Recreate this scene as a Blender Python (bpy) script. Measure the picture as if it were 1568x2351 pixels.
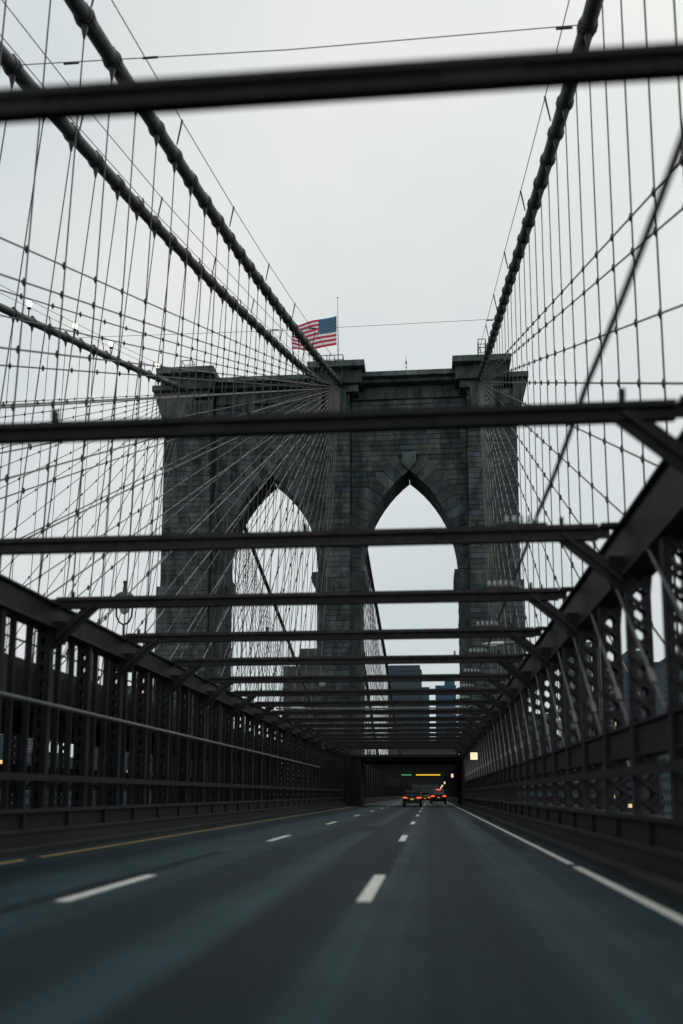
import bpy, math, random
from mathutils import Vector, Matrix
R = math.radians
random.seed(7)
for o in list(bpy.data.objects): bpy.data.objects.remove(o, do_unlink=True)
S = bpy.context.scene
COL = S.collection
# ------------------------------------------------------------------ camera, world, sun, exposure
cd = bpy.data.cameras.new('camera'); cam = bpy.data.objects.new('camera', cd); COL.objects.link(cam)
cam.location = (0, 0, 1.31); cam.rotation_euler = (R(98), 0, R(5))
cd.sensor_width = 36; cd.lens = 36*2100/2351
cd.shift_x = -20/2351; cd.shift_y = 352.4/2351
cd.clip_start = .1; cd.clip_end = 9000
cd.dof.use_dof = True; cd.dof.focus_distance = 92; cd.dof.aperture_fstop = .42
S.camera = cam
W = bpy.data.worlds.new('World'); S.world = W; W.use_nodes = True
nt = W.node_tree; nt.nodes.clear()
wo = nt.nodes.new('ShaderNodeOutputWorld'); bg = nt.nodes.new('ShaderNodeBackground')
sky = nt.nodes.new('ShaderNodeTexSky'); sky.sky_type = 'NISHITA'; sky.sun_disc = False
sky.sun_elevation = R(48); sky.sun_rotation = R(20); sky.dust_density = 6; sky.air_density = 1.0
scl = nt.nodes.new('ShaderNodeVectorMath'); scl.operation = 'SCALE'; scl.inputs[3].default_value = .09
nt.links.new(sky.outputs[0], scl.inputs[0])
tc = nt.nodes.new('ShaderNodeTexCoord'); nz = nt.nodes.new('ShaderNodeTexNoise')
nz.inputs['Scale'].default_value = 2.2; nz.inputs['Detail'].default_value = 4; nz.inputs['Roughness'].default_value = .45
nt.links.new(tc.outputs['Generated'], nz.inputs['Vector'])
cr = nt.nodes.new('ShaderNodeValToRGB')
cr.color_ramp.elements[0].position = .3; cr.color_ramp.elements[0].color = (.565, .64, .66, 1)
cr.color_ramp.elements[1].position = .72; cr.color_ramp.elements[1].color = (.80, .82, .812, 1)
nt.links.new(nz.outputs['Fac'], cr.inputs[0])
mx = nt.nodes.new('ShaderNodeMix'); mx.data_type = 'RGBA'; mx.inputs[0].default_value = .96
nt.links.new(scl.outputs[0], mx.inputs[6]); nt.links.new(cr.outputs[0], mx.inputs[7])
nt.links.new(mx.outputs[2], bg.inputs[0]); bg.inputs[1].default_value = 1.0
nt.links.new(bg.outputs[0], wo.inputs[0])
sd = bpy.data.lights.new('sun', 'SUN'); sun = bpy.data.objects.new('sun', sd); COL.objects.link(sun)
sd.energy = .5; sd.angle = R(30); sd.color = (1, .97, .93)
sun.rotation_euler = (R(-42), 0, R(-20)); sun.location = (0, 0, 90)
S.view_settings.view_transform = 'Standard'; S.view_settings.look = 'None'
S.view_settings.exposure = 0; S.view_settings.gamma = 1; S.view_settings.use_curve_mapping = False
S.render.engine = 'CYCLES'; S.cycles.max_bounces = 6; S.cycles.diffuse_bounces = 3

# ------------------------------------------------------------------ materials
def mat(name, col, rough=.7, col2=None, nscale=3., metallic=0., bump=0., bscale=20., attr=False, emit=None, spec=.5, stretch=None, lo=.35, hi=.65, rnd=0., rust=None):
    m = bpy.data.materials.new(name); m.use_nodes = True
    n = m.node_tree.nodes; l = m.node_tree.links; b = n['Principled BSDF']
    b.inputs['Roughness'].default_value = rough; b.inputs['Metallic'].default_value = metallic
    b.inputs['Specular IOR Level'].default_value = spec
    b.inputs['Base Color'].default_value = (*col, 1)
    tc = n.new('ShaderNodeTexCoord'); mp = n.new('ShaderNodeMapping')
    l.new(tc.outputs['Object'], mp.inputs[0])
    if stretch: mp.inputs['Scale'].default_value = stretch
    if col2:
        t = n.new('ShaderNodeTexNoise'); t.inputs['Scale'].default_value = nscale; t.inputs['Detail'].default_value = 5
        t.inputs['Roughness'].default_value = .62
        l.new(mp.outputs[0], t.inputs['Vector'])
        r = n.new('ShaderNodeValToRGB'); r.color_ramp.elements[0].position = lo; r.color_ramp.elements[1].position = hi
        r.color_ramp.elements[0].color = (*col, 1); r.color_ramp.elements[1].color = (*col2, 1)
        l.new(t.outputs['Fac'], r.inputs[0]); src = r.outputs[0]
        if attr:
            a = n.new('ShaderNodeAttribute'); a.attribute_name = 'tone'
            q = n.new('ShaderNodeMix'); q.data_type = 'RGBA'; q.blend_type = 'MULTIPLY'; q.inputs[0].default_value = 1
            l.new(src, q.inputs[6]); l.new(a.outputs['Color'], q.inputs[7]); src = q.outputs[2]
        if rust:
            t3 = n.new('ShaderNodeTexNoise'); t3.inputs['Scale'].default_value = 1.7; t3.inputs['Detail'].default_value = 8; t3.inputs['Roughness'].default_value = .7
            l.new(mp.outputs[0], t3.inputs['Vector'])
            r3 = n.new('ShaderNodeMapRange'); r3.inputs[1].default_value = .54; r3.inputs[2].default_value = .66; l.new(t3.outputs['Fac'], r3.inputs[0])
            q3 = n.new('ShaderNodeMix'); q3.data_type = 'RGBA'; q3.inputs[7].default_value = (*rust, 1)
            l.new(r3.outputs[0], q3.inputs[0]); l.new(src, q3.inputs[6]); src = q3.outputs[2]
        if rnd:
            oi = n.new('ShaderNodeObjectInfo'); r4 = n.new('ShaderNodeMapRange'); r4.inputs[3].default_value = 1-rnd; r4.inputs[4].default_value = 1+rnd
            l.new(oi.outputs['Random'], r4.inputs[0]); q4 = n.new('ShaderNodeVectorMath'); q4.operation = 'SCALE'
            l.new(src, q4.inputs[0]); l.new(r4.outputs[0], q4.inputs[3]); src = q4.outputs[0]
        l.new(src, b.inputs['Base Color'])
    if bump:
        t2 = n.new('ShaderNodeTexNoise'); t2.inputs['Scale'].default_value = bscale; t2.inputs['Detail'].default_value = 6
        l.new(mp.outputs[0], t2.inputs['Vector'])
        bp = n.new('ShaderNodeBump'); bp.inputs['Strength'].default_value = bump; bp.inputs['Distance'].default_value = .05
        l.new(t2.outputs['Fac'], bp.inputs['Height']); l.new(bp.outputs[0], b.inputs['Normal'])
    if emit:
        b.inputs['Emission Color'].default_value = (*emit[0], 1); b.inputs['Emission Strength'].default_value = emit[1]
    return m
MT = dict(
    steel=mat('brown_steel', (.022, .0205, .022), .62, (.042, .038, .038), 4., bump=.4, bscale=30, spec=.2, rnd=.3, rust=(.050, .036, .031)),
    steel_dark=mat('dark_brown_steel', (.012, .0115, .013), .6, (.022, .021, .022), 3., bump=.3, bscale=25, spec=.2, rnd=.25, rust=(.024, .018, .016)),
    chord=mat('painted_chord', (.012, .013, .014), .55, (.028, .029, .030), 2.5, bump=.2, bscale=20, spec=.15, rust=(.032, .025, .022)),
    stone=mat('granite', (.036, .050, .051), .9, (.115, .137, .132), .9, stretch=(1, 1, .4), attr=True, bump=.9, bscale=4, spec=.2, rust=(.045, .05, .048)),
    core=mat('mortar_bed', (.022, .026, .026), .95, (.04, .046, .046), 2., bump=.4, bscale=6),
    rope=mat('wire_rope', (.08, .072, .066), .55, (.15, .136, .125), 6., rnd=.35),
    susp=mat('suspender_rope', (.03, .034, .036), .55, (.06, .062, .062), 6., rnd=.4),
    cable=mat('wrapped_cable', (.036, .040, .040), .65, (.070, .072, .070), 1.5, bump=.3, bscale=12),
    band=mat('cable_band', (.024, .026, .027), .6, (.042, .044, .042), 4.),
    clamp=mat('rope_clamp', (.015, .017, .018), .6, (.026, .027, .027), 4.),
    tar=mat('tar_seal', (.005, .011, .0145), .65, (.0095, .0205, .024), 3., spec=.08, stretch=(1, .3, 1)),
    rod=mat('rod_steel', (.05, .05, .05), .5, (.085, .083, .08), 5.),
    black=mat('black_rubber', (.012, .012, .013), .5, (.02, .02, .02), 5.),
    kerb=mat('kerb_steel', (.018, .018, .020), .6, (.034, .033, .035), 1.2, stretch=(1, .15, 1), bump=.2, spec=.2),
    shelf=mat('gutter_grit', (.022, .021, .022), .8, (.038, .037, .038), 2., stretch=(1, .12, 1), bump=.3, spec=.15),
    pipe=mat('galvanised_pipe', (.11, .115, .115), .42, (.17, .175, .17), 5.),
    alu=mat('lamp_aluminium', (.50, .54, .54), .45, (.60, .63, .62), 4.),
    porcelain=mat('porcelain', (.36, .39, .39), .25, (.46, .48, .48), 8.),
    lampglass=mat('frosted_glass', (.38, .45, .42), .25, (.46, .52, .49), 4.),
    concrete=mat('deck_concrete', (.05, .05, .051), .9, (.08, .079, .078), .8, bump=.3),
    wood=mat('weathered_planks', (.03, .026, .024), .85, (.05, .044, .04), 3., stretch=(1, 6, 1)),
    ground=mat('far_ground', (.012, .016, .017), .95, (.022, .027, .027), .02),
    carpaint=mat('black_car_paint', (.008, .008, .009), .25, (.012, .012, .013), 3.),
    carpaint2=mat('charcoal_car_paint', (.022, .023, .026), .3, (.028, .029, .031), 3.),
    carglass=mat('tinted_glass', (.01, .012, .014), .08, (.014, .016, .018), 3.),
    tyre=mat('tyre_rubber', (.012, .012, .012), .85, (.02, .02, .02), 9.),
    rim=mat('alloy_rim', (.25, .25, .26), .35, (.3, .3, .3), 5., metallic=.8),
    plate=mat('yellow_plate', (.85, .55, .04), .5, emit=((1, .55, .02), .45)),
    tail=mat('tail_lamp', (.5, .02, .01), .3, emit=((1, .09, .03), 2.0)),
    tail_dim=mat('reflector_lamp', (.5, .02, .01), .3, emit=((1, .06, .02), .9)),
    amber=mat('amber_led', (.8, .5, .05), .4, emit=((1, .56, .02), 1.0)),
    green=mat('green_led', (.1, .4, .2), .4, emit=((.10, .50, .24), .55)),
    signface=mat('lit_sign_face', (.8, .7, .55), .4, emit=((1, .76, .46), 1.05)),
    signink=mat('sign_lettering', (.5, .3, .15), .5, emit=((.95, .60, .32), .85)),
    bulb=mat('warm_bulb', (.9, .85, .7), .3, emit=((1, .93, .72), 2.2)),
    pole=mat('white_flagpole', (.62, .63, .60), .4, (.7, .7, .68), 4.),
    f_red=mat('flag_red', (.62, .02, .06), .9, (.68, .025, .075), 6.),
    f_white=mat('flag_white', (.86, .85, .85), .8, (.9, .89, .89), 6.),
    f_blue=mat('flag_blue', (.004, .10, .19), .9, (.006, .115, .22), 6.),
    litwin=mat('lit_window', (.8, .6, .3), .4, emit=((1, .66, .30), .75)),
)
# asphalt with worn lanes, painted lines
def asphalt():
    m = bpy.data.materials.new('asphalt'); m.use_nodes = True
    n = m.node_tree.nodes; l = m.node_tree.links; b = n['Principled BSDF']
    tc = n.new('ShaderNodeTexCoord'); sp = n.new('ShaderNodeSeparateXYZ'); l.new(tc.outputs['Object'], sp.inputs[0])
    mp = n.new('ShaderNodeMapping'); mp.inputs['Scale'].default_value = (1, .05, 1); l.new(tc.outputs['Object'], mp.inputs[0])
    wv = n.new('ShaderNodeTexNoise'); wv.inputs['Scale'].default_value = 1.3; wv.inputs['Detail'].default_value = 3; l.new(mp.outputs[0], wv.inputs['Vector'])
    add = n.new('ShaderNodeMath'); add.operation = 'MULTIPLY_ADD'; add.inputs[1].default_value = .5; l.new(wv.outputs['Fac'], add.inputs[0]); l.new(sp.outputs[0], add.inputs[2])
    rg = n.new('ShaderNodeMapRange'); rg.inputs[1].default_value = -9.25; rg.inputs[2].default_value = 3.75; l.new(add.outputs[0], rg.inputs[0])
    r = n.new('ShaderNodeValToRGB'); r.color_ramp.interpolation = 'EASE'
    pts = []
    for c in (-6.4, -2.7, .9):           # lane centres: oil drip darker, wheel tracks polished lighter
        pts += [(c-1.15, .9), (c-.35, .24), (c+.25, .20), (c+1.0, 1.0)]
    pts += [(-8.6, .55), (-1.25, .10), (-.62, .08), (2.75, .7)]
    pts.sort()
    el = r.color_ramp.elements
    def val(v): return (.0030+.0115*v, .0075+.0285*v, .0115+.0325*v, 1)
    el[0].position = 0; el[0].color = val(.4); el[1].position = 1; el[1].color = val(.4)
    for x, v in pts:
        e = el.new(max(.001, min(.999, (x+9)/13))); e.color = val(v)
    l.new(rg.outputs[0], r.inputs[0])
    g = n.new('ShaderNodeTexNoise'); g.inputs['Scale'].default_value = 60; g.inputs['Detail'].default_value = 6; l.new(tc.outputs['Object'], g.inputs['Vector'])
    pch = n.new('ShaderNodeTexNoise'); pch.inputs['Scale'].default_value = .5; pch.inputs['Detail'].default_value = 4; l.new(tc.outputs['Object'], pch.inputs['Vector'])
    mr = n.new('ShaderNodeMapRange'); mr.inputs[1].default_value = .3; mr.inputs[2].default_value = .7; mr.inputs[3].default_value = .7; mr.inputs[4].default_value = 1.25; l.new(g.outputs['Fac'], mr.inputs[0])
    mr2 = n.new('ShaderNodeMapRange'); mr2.inputs[1].default_value = .3; mr2.inputs[2].default_value = .7; mr2.inputs[3].default_value = .75; mr2.inputs[4].default_value = 1.2; l.new(pch.outputs['Fac'], mr2.inputs[0])
    mp2 = n.new('ShaderNodeMapping'); mp2.inputs['Scale'].default_value = (7, .035, 1); l.new(tc.outputs['Object'], mp2.inputs[0])
    stk = n.new('ShaderNodeTexNoise'); stk.inputs['Scale'].default_value = 1; stk.inputs['Detail'].default_value = 5; stk.inputs['Roughness'].default_value = .65; l.new(mp2.outputs[0], stk.inputs['Vector'])
    mr3 = n.new('ShaderNodeMapRange'); mr3.inputs[1].default_value = .3; mr3.inputs[2].default_value = .7; mr3.inputs[3].default_value = .62; mr3.inputs[4].default_value = 1.3; l.new(stk.outputs['Fac'], mr3.inputs[0])
    mu0 = n.new('ShaderNodeMath'); mu0.operation = 'MULTIPLY'; l.new(mr.outputs[0], mu0.inputs[0]); l.new(mr3.outputs[0], mu0.inputs[1])
    mu = n.new('ShaderNodeMath'); mu.operation = 'MULTIPLY'; l.new(mu0.outputs[0], mu.inputs[0]); l.new(mr2.outputs[0], mu.inputs[1])
    q = n.new('ShaderNodeVectorMath'); q.operation = 'SCALE'; l.new(r.outputs[0], q.inputs[0]); l.new(mu.outputs[0], q.inputs[3])
    l.new(q.outputs[0], b.inputs['Base Color']); b.inputs['Specular IOR Level'].default_value = .14; b.inputs['Specular Tint'].default_value = (.55, .92, 1, 1)
    rr = n.new('ShaderNodeMapRange'); rr.inputs[1].default_value = .012; rr.inputs[2].default_value = .05; rr.inputs[3].default_value = .66; rr.inputs[4].default_value = .47
    l.new(q.outputs[0], rr.inputs[0]); l.new(rr.outputs[0], b.inputs['Roughness'])
    bp = n.new('ShaderNodeBump'); bp.inputs['Strength'].default_value = .35; bp.inputs['Distance'].default_value = .01
    l.new(g.outputs['Fac'], bp.inputs['Height']); l.new(bp.outputs[0], b.inputs['Normal'])
    return m
MT['asphalt'] = asphalt()
MT['paint_w'] = mat('white_road_paint', (.10, .11, .11), .6, (.72, .70, .64), 14., lo=.34, hi=.44)
MT['paint_y'] = mat('yellow_road_paint', (.05, .04, .02), .6, (.46, .28, .05), 12., lo=.36, hi=.5)
def bmat(name, c): return mat(name, c, .8, tuple(v*1.35 for v in c), .15)
MT['b_slate'] = bmat('slate_facade', (.034, .054, .068)); MT['b_blue'] = bmat('blue_glass_facade', (.03, .08, .125))
MT['b_brick'] = bmat('brown_facade', (.042, .038, .037)); MT['b_teal'] = bmat('teal_facade', (.032, .06, .068))
MT['b_pale'] = bmat('pale_facade', (.085, .095, .097)); MT['b_win'] = mat('dark_panes', (.012, .02, .026), .2, (.025, .04, .046), .2)

# ------------------------------------------------------------------ mesh helpers
WL = {}
class MB:
    def __init__(s): s.v = []; s.f = []; s.t = []
    def add(s, vs, fs, tone=None):
        k = len(s.v); s.v += [tuple(p) for p in vs]; s.f += [tuple(i+k for i in f) for f in fs]
        s.t += [tone or 1.0]*len(vs); return s
    def box(s, x0, x1, y0, y1, z0, z1, tone=None):
        return s.add([(x0,y0,z0),(x1,y0,z0),(x1,y1,z0),(x0,y1,z0),(x0,y0,z1),(x1,y0,z1),(x1,y1,z1),(x0,y1,z1)],
            [(0,3,2,1),(4,5,6,7),(0,1,5,4),(1,2,6,5),(2,3,7,6),(3,0,4,7)], tone)
    def bar(s, a, b, w, h, side=(1,0,0)):           # rectangular bar from a to b; w along side, h across
        a = Vector(a); b = Vector(b); d = (b-a).normalized(); u = Vector(side); u = (u-d*u.dot(d)).normalized(); n = d.cross(u)
        vs = []
        for p in (a, b):
            for i, j in ((-1,-1),(1,-1),(1,1),(-1,1)): vs.append(p+u*(i*w/2)+n*(j*h/2))
        return s.add(vs, [(0,3,2,1),(4,5,6,7),(0,1,5,4),(1,2,6,5),(2,3,7,6),(3,0,4,7)])
    def tube(s, pts, r, n=6, cap=True):
        pts = [Vector(p) for p in pts]; rr = r if isinstance(r, (list, tuple)) else [r]*len(pts); vs = []; fs = []
        for i, p in enumerate(pts):
            d = (pts[min(i+1, len(pts)-1)]-pts[max(i-1, 0)]).normalized()
            u = d.cross(Vector((1,0,0)) if abs(d.x) < .9 else Vector((0,0,1))).normalized(); w = d.cross(u)
            for k in range(n):
                a = 2*math.pi*k/n; vs.append(p+(u*math.cos(a)+w*math.sin(a))*rr[i])
        for i in range(len(pts)-1):
            for k in range(n): fs.append((i*n+k, i*n+(k+1) % n, (i+1)*n+(k+1) % n, (i+1)*n+k))
        if cap: fs += [tuple(range(n))[::-1], tuple((len(pts)-1)*n+k for k in range(n))]
        return s.add(vs, fs)
    def lathe(s, c, prof, n=12):                    # profile (r, z) about a vertical axis at c
        vs = []; fs = []
        for r, z in prof:
            for k in range(n):
                a = 2*math.pi*k/n; vs.append((c[0]+r*math.cos(a), c[1]+r*math.sin(a), c[2]+z))
        for i in range(len(prof)-1):
            for k in range(n): fs.append((i*n+k, i*n+(k+1) % n, (i+1)*n+(k+1) % n, (i+1)*n+k))
        fs += [tuple(range(n))[::-1], tuple((len(prof)-1)*n+k for k in range(n))]
        return s.add(vs, fs)
    def prism(s, poly, y0, y1, tone=None):          # polygon in x,z extruded along y
        n = len(poly); vs = [(x, y0, z) for x, z in poly]+[(x, y1, z) for x, z in poly]
        ar = sum(poly[i][0]*poly[(i+1) % n][1]-poly[(i+1) % n][0]*poly[i][1] for i in range(n))
        fs = [tuple(range(n)), tuple(range(n, 2*n))[::-1]]+[(i, n+i, n+(i+1) % n, (i+1) % n) for i in range(n)]
        if ar < 0: fs = [f[::-1] for f in fs]
        return s.add(vs, fs, tone)
    def prismx(s, poly, x0, x1):                    # polygon in y,z extruded along x
        n = len(poly); vs = [(x0, y, z) for y, z in poly]+[(x1, y, z) for y, z in poly]
        ar = sum(poly[i][0]*poly[(i+1) % n][1]-poly[(i+1) % n][0]*poly[i][1] for i in range(n))
        fs = [tuple(range(n))[::-1], tuple(range(n, 2*n))]+[(i, (i+1) % n, n+(i+1) % n, n+i) for i in range(n)]
        if ar < 0: fs = [f[::-1] for f in fs]
        return s.add(vs, fs)
    def stone(s, x0, x1, y, dep, z0, z1, tone):     # dressed block facing -y with a chamfered, slightly pillowed face
        c = min(.05, (x1-x0)*.2, (z1-z0)*.2)
        vs = [(x0,y+dep,z0),(x1,y+dep,z0),(x1,y+dep,z1),(x0,y+dep,z1),(x0,y+c,z0),(x1,y+c,z0),(x1,y+c,z1),(x0,y+c,z1),
              (x0+c,y,z0+c),(x1-c,y,z0+c),(x1-c,y,z1-c),(x0+c,y,z1-c)]
        fs = [(0,1,5,4),(1,2,6,5),(2,3,7,6),(3,0,4,7),(4,5,9,8),(5,6,10,9),(6,7,11,10),(7,4,8,11),(8,9,10,11)]
        return s.add(vs, fs, tone)
    def loft(s, rings):
        n = len(rings[0]); vs = [p for r in rings for p in r]; fs = []
        for i in range(len(rings)-1):
            for k in range(n): fs.append((i*n+k, i*n+(k+1) % n, (i+1)*n+(k+1) % n, (i+1)*n+k))
        fs += [tuple(range(n))[::-1], tuple((len(rings)-1)*n+k for k in range(n))]
        return s.add(vs, fs)
    def build(s, name, m, parent=None, org=(0,0,0), smooth=False, label=None, cat=None, group=None, kind=None, tones=False):
        o0 = Vector(WL[parent.name]) if parent else Vector(org)
        me = bpy.data.meshes.new(name); me.from_pydata([Vector(p)-o0 for p in s.v], [], s.f); me.update()
        if smooth: me.polygons.foreach_set('use_smooth', [True]*len(me.polygons))
        if tones:
            a = me.color_attributes.new('tone', 'FLOAT_COLOR', 'POINT')
            fl = []
            for t in s.t:
                c = t if isinstance(t, tuple) else (t, t, t)
                fl += [*c, 1.]
            a.data.foreach_set('color', fl)
        me.materials.append(MT[m] if isinstance(m, str) else m)
        o = bpy.data.objects.new(name, me); COL.objects.link(o)
        if parent: o.parent = parent
        else: o.location = o0
        WL[o.name] = tuple(o0)
        tag(o, label, cat, group, kind); return o
def tag(o, label=None, cat=None, group=None, kind=None):
    for k, v in (('label', label), ('category', cat), ('group', group), ('kind', kind)):
        if v: o[k] = v
    return o
def thing(name, loc, label, cat, group=None):
    o = bpy.data.objects.new(name, None); COL.objects.link(o); o.location = loc; o.empty_display_size = .3
    WL[o.name] = tuple(loc); return tag(o, label, cat, group)
def copy_part(src, parent, off):
    c = src.copy(); COL.objects.link(c); c.parent = parent; c.location = off; WL[c.name] = tuple(Vector(WL[parent.name])+Vector(off)) if parent else tuple(off)
    return c
def ordn(i):
    if i >= 12:
        t_, u_ = divmod(i+1, 10)
        if i < 19: return ['thirteenth','fourteenth','fifteenth','sixteenth','seventeenth','eighteenth','nineteenth'][i-12]
        if u_ == 0: return {2:'twentieth',3:'thirtieth',4:'fortieth'}[t_]
        return {2:'twenty',3:'thirty',4:'forty'}[t_]+'-'+ordn(u_-1)
    return ['first','second','third','fourth','fifth','sixth','seventh','eighth','ninth','tenth','eleventh','twelfth'][i]

# ------------------------------------------------------------------ setting: ground, road, kerbs
YEND = 420
MB().box(-6000, 6000, -300, 8000, -39, -38).build('ground', 'ground', kind='structure')
road = MB().box(-9.0, 3.15, -12, YEND, -.3, 0).build('road', 'asphalt', kind='structure')
for nm, x0, x1 in (('lane_dash', -.93, -.75), ('lane_dash', -4.64, -4.46)):
    src = None
    for k in range(-1, 9):
        y = 11.5+14.6*k - (.3 if x0 < -2 else 0)
        if src is None:
            src = MB().box(x0, x1, y, y+3.7, .0, .006).build(nm, 'paint_w', road); y0 = y
        else: copy_part(src, road, (0, y-y0, 0))
MB().box(2.53, 2.68, -8, 17.2, .0, .006).box(2.55, 2.68, 17.9, 200, .0, .006).build('edge_line', 'paint_w', road)
MB().box(-8.24, -8.10, -8, 18.1, .0, .006).box(-8.22, -8.10, 18.9, 200, .0, .006).build('yellow_edge_line', 'paint_y', road)
pr_ = random.Random(3)
def patch(x0, x1, y0, y1, h):
    n = 14; L = []; Rr = []
    for k in range(n+1):
        y = y0+(y1-y0)*k/n; j = .05
        L.append((x0+pr_.uniform(-j, j)*(1+.5*math.sin(k)), y, h)); Rr.append((x1+pr_.uniform(-j, j), y, h))
    b = MB(); b.add(L+Rr, [(k, n+1+k, n+2+k, k+1) for k in range(n)]); return b.build('tar_patch', 'tar', road)
patch(-1.06, -.70, 15.4, 25.6, .002); patch(-5.0, -4.7, 3, 21, .002); patch(1.9, 2.3, 22, 47, .002); patch(-2.9, -1.6, 33, 38, .002); patch(-7.6, -6.9, 14, 17, .002)
for nm, sx in (('kerb_right', 1), ('kerb_left', -1)):
    b = MB(); f = (lambda x: x) if sx > 0 else (lambda x: -5.8-x)     # mirrored about the road's centre line
    def bx(a, c, z0, z1): b.box(min(f(a), f(c)), max(f(a), f(c)), -10, 200, z0, z1)
    bx(2.98, 3.4, -.3, .13)
    b.build(nm, 'shelf', kind='structure')
# ------------------------------------------------------------------ guard parapets (stepped steel plates along each kerb)
for sx, lab in ((1, 'dark stepped steel guard rail along the right kerb, below the lattice posts'), (-1, 'dark stepped steel guard rail along the left kerb, beside the yellow line')):
    f = (lambda x: x) if sx > 0 else (lambda x: -5.8-x)
    t = thing('guard_rail', (f(3.6), 20, 0), lab, 'guard rail')
    def bb(a, c, z0, z1, nm, m): MB().box(min(f(a), f(c)), max(f(a), f(c)), -10, 100, z0, z1).build(nm, m, t)
    bb(3.34, 3.64, .13, .43, 'base_beam', 'kerb'); bb(3.30, 3.58, .43, .50, 'base_cap', 'kerb')
    bb(3.52, 3.62, .50, .88, 'plate', 'steel_dark'); bb(3.42, 3.68, .88, .97, 'top_rail', 'kerb')
    p0 = None
    for k in range(40):
        y = 2+2.625*k
        if p0 is None: p0 = MB().box(min(f(3.44), f(3.52)), max(f(3.44), f(3.52)), y, y+.14, .50, .88).build('stiffener', 'steel_dark', t); yy = y
        elif y < 98: copy_part(p0, t, (0, y-yy, 0))

# ------------------------------------------------------------------ stiffening trusses
PAN = 2.625; Y0 = 6.05
def post_mesh(h, w=.40, d=.22):
    b = MB()
    for s in (-1, 1):
        b.box(s*w/2-.03, s*w/2+.03, -d/2, d/2, 0, h)
        for q in (-1, 1): b.box(min(s*w/2, s*(w/2-.09)), max(s*w/2, s*(w/2-.09)), q*d/2-.012, q*d/2+.012, 0, h)
    return b
def lacing_mesh(h, w=.40, d=.22, pitch=.34):
    b = MB(); n = int(h/pitch); p = h/n
    for q in (-1, 1):
        for i in range(n):
            y = q*(d/2+.02)
            b.bar((-w/2, y, i*p+.02), (w/2, y, (i+1)*p-.02), .075, .012, (0, 0, 1))
            b.bar((w/2, y+q*.014, i*p+.02), (-w/2, y+q*.014, (i+1)*p-.02), .075, .012, (0, 0, 1))
    return b
def truss(xc, y0, y1, label, pm='steel', pw=.36, detail=True, ztop=6.2, zbot=5.2, cham=True, s=1):
    t = thing('stiffening_truss', (xc, y0, 0), label, 'truss')
    b = MB().box(xc-.20, xc+.20, y0, y1, zbot+.06, ztop-.05)
    b.build('top_chord', 'chord', t)
    MB().box(xc-.30, xc+.30, y0, y1, ztop-.05, ztop).build('chord_flange', 'steel', t)
    MB().box(xc-.28, xc+.28, y0, y1, zbot, zbot+.06).build('chord_flange', 'steel', t)
    if s > 0: MB().box(xc-.12, xc+.12, y0, y1, 2.0, 2.50).box(xc-.2, xc+.2, y0, y1, 2.50, 2.53).box(xc-.18, xc+.18, y0, y1, 1.97, 2.0).build('middle_girder', 'steel_dark', t)
    MB().box(xc-s*.3-.06, xc-s*.3+.06, y0, y1, 1.62, 1.78).build('side_rail', 'steel_dark', t)
    MB().box(xc-.22, xc+.22, y0, y1, -.7, .25).build('bottom_chord', 'steel_dark', t)
    n = 0; src = None; y = Y0
    while y < y1-.5:
        if src is None:
            b = post_mesh(zbot-.25, pw); b.v = [(p[0]+xc, p[1]+y, p[2]+.25) for p in b.v]
            src = b.build('post', pm, t)
            b = lacing_mesh(zbot-.25, pw); b.v = [(p[0]+xc, p[1]+y, p[2]+.25) for p in b.v]
            lac = b.build('lacing', pm, src, kind='stuff'); ys = y
        else:
            c = copy_part(src, t, (0, y-ys, 0)); l = copy_part(lac, c, (0, 0, 0)); l['kind'] = 'stuff'
        y += PAN
    if s < 0:                                     # plain intermediate uprights between the laced posts
        src = None; k = 0
        while Y0+PAN*k/3 < y1-1:
            if k % 3:
                y = Y0+PAN*k/3
                if src is None: src = MB().box(xc-.09, xc+.05, y-.05, y+.05, .25, zbot).build('upright', 'steel_dark', t); ys = y
                else: copy_part(src, t, (0, y-ys, 0))
            k += 1
    if detail and s > 0:                                    # slim rod diagonals with sleeve nuts, one panel each
        for sg in ((1, -1) if s > 0 else (1,)):
            src = None; y = Y0-PAN
            while y < y1-6:
                ya, yb = (y+1.25*PAN, y) if sg > 0 else (y, y+.6*PAN)
                xo = xc-s*(.25 if sg > 0 else -.26)
                A = Vector((xo, ya, zbot)); Bq = Vector((xo, yb, 2.5))
                if src is None:
                    src = MB().tube([A, Bq], .028 if sg > 0 else .022, 6).build('diagonal_rod', 'rod', t); ys = y
                    a = A.lerp(Bq, .76 if sg > 0 else .6); d = (Bq-A).normalized()
                    sl = MB().bar(a-d*.2, a+d*.2, .085, .085).build('sleeve_nut', 'rope', src)
                else:
                    c = copy_part(src, t, (0, y-ys, 0)); copy_part(sl, c, (0, 0, 0))
                y += PAN
    return t
TR = truss(3.75, -6, 100, 'brown lattice truss with laced posts along the right side of the road')
TL = truss(-9.55, -6, 100, 'brown lattice truss along the left side of the road, beside the promenade', 'steel_dark', .30, ztop=6.05, zbot=5.4, s=-1)
truss(-17.6, 6, 100, 'dark truss beyond the promenade, along the near side of the opposite roadway', pm='steel_dark', detail=False, ztop=6.05, zbot=5.4)
truss(-29.2, 6, 100, 'farthest left truss, edge of the opposite roadway below the lamp-lit cable', pm='steel_dark', detail=False, ztop=6.05, zbot=5.4)
MB().tube([(-9.18, 3, 3.42), (-9.18, 50, 3.50), (-9.18, 76, 3.50)], .05, 8).build('conduit_pipe', 'pipe', smooth=True, org=(-9.18, 20, 3.4),
    label='pale grey conduit pipe running along the left truss at mid height', cat='pipe')
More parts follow.
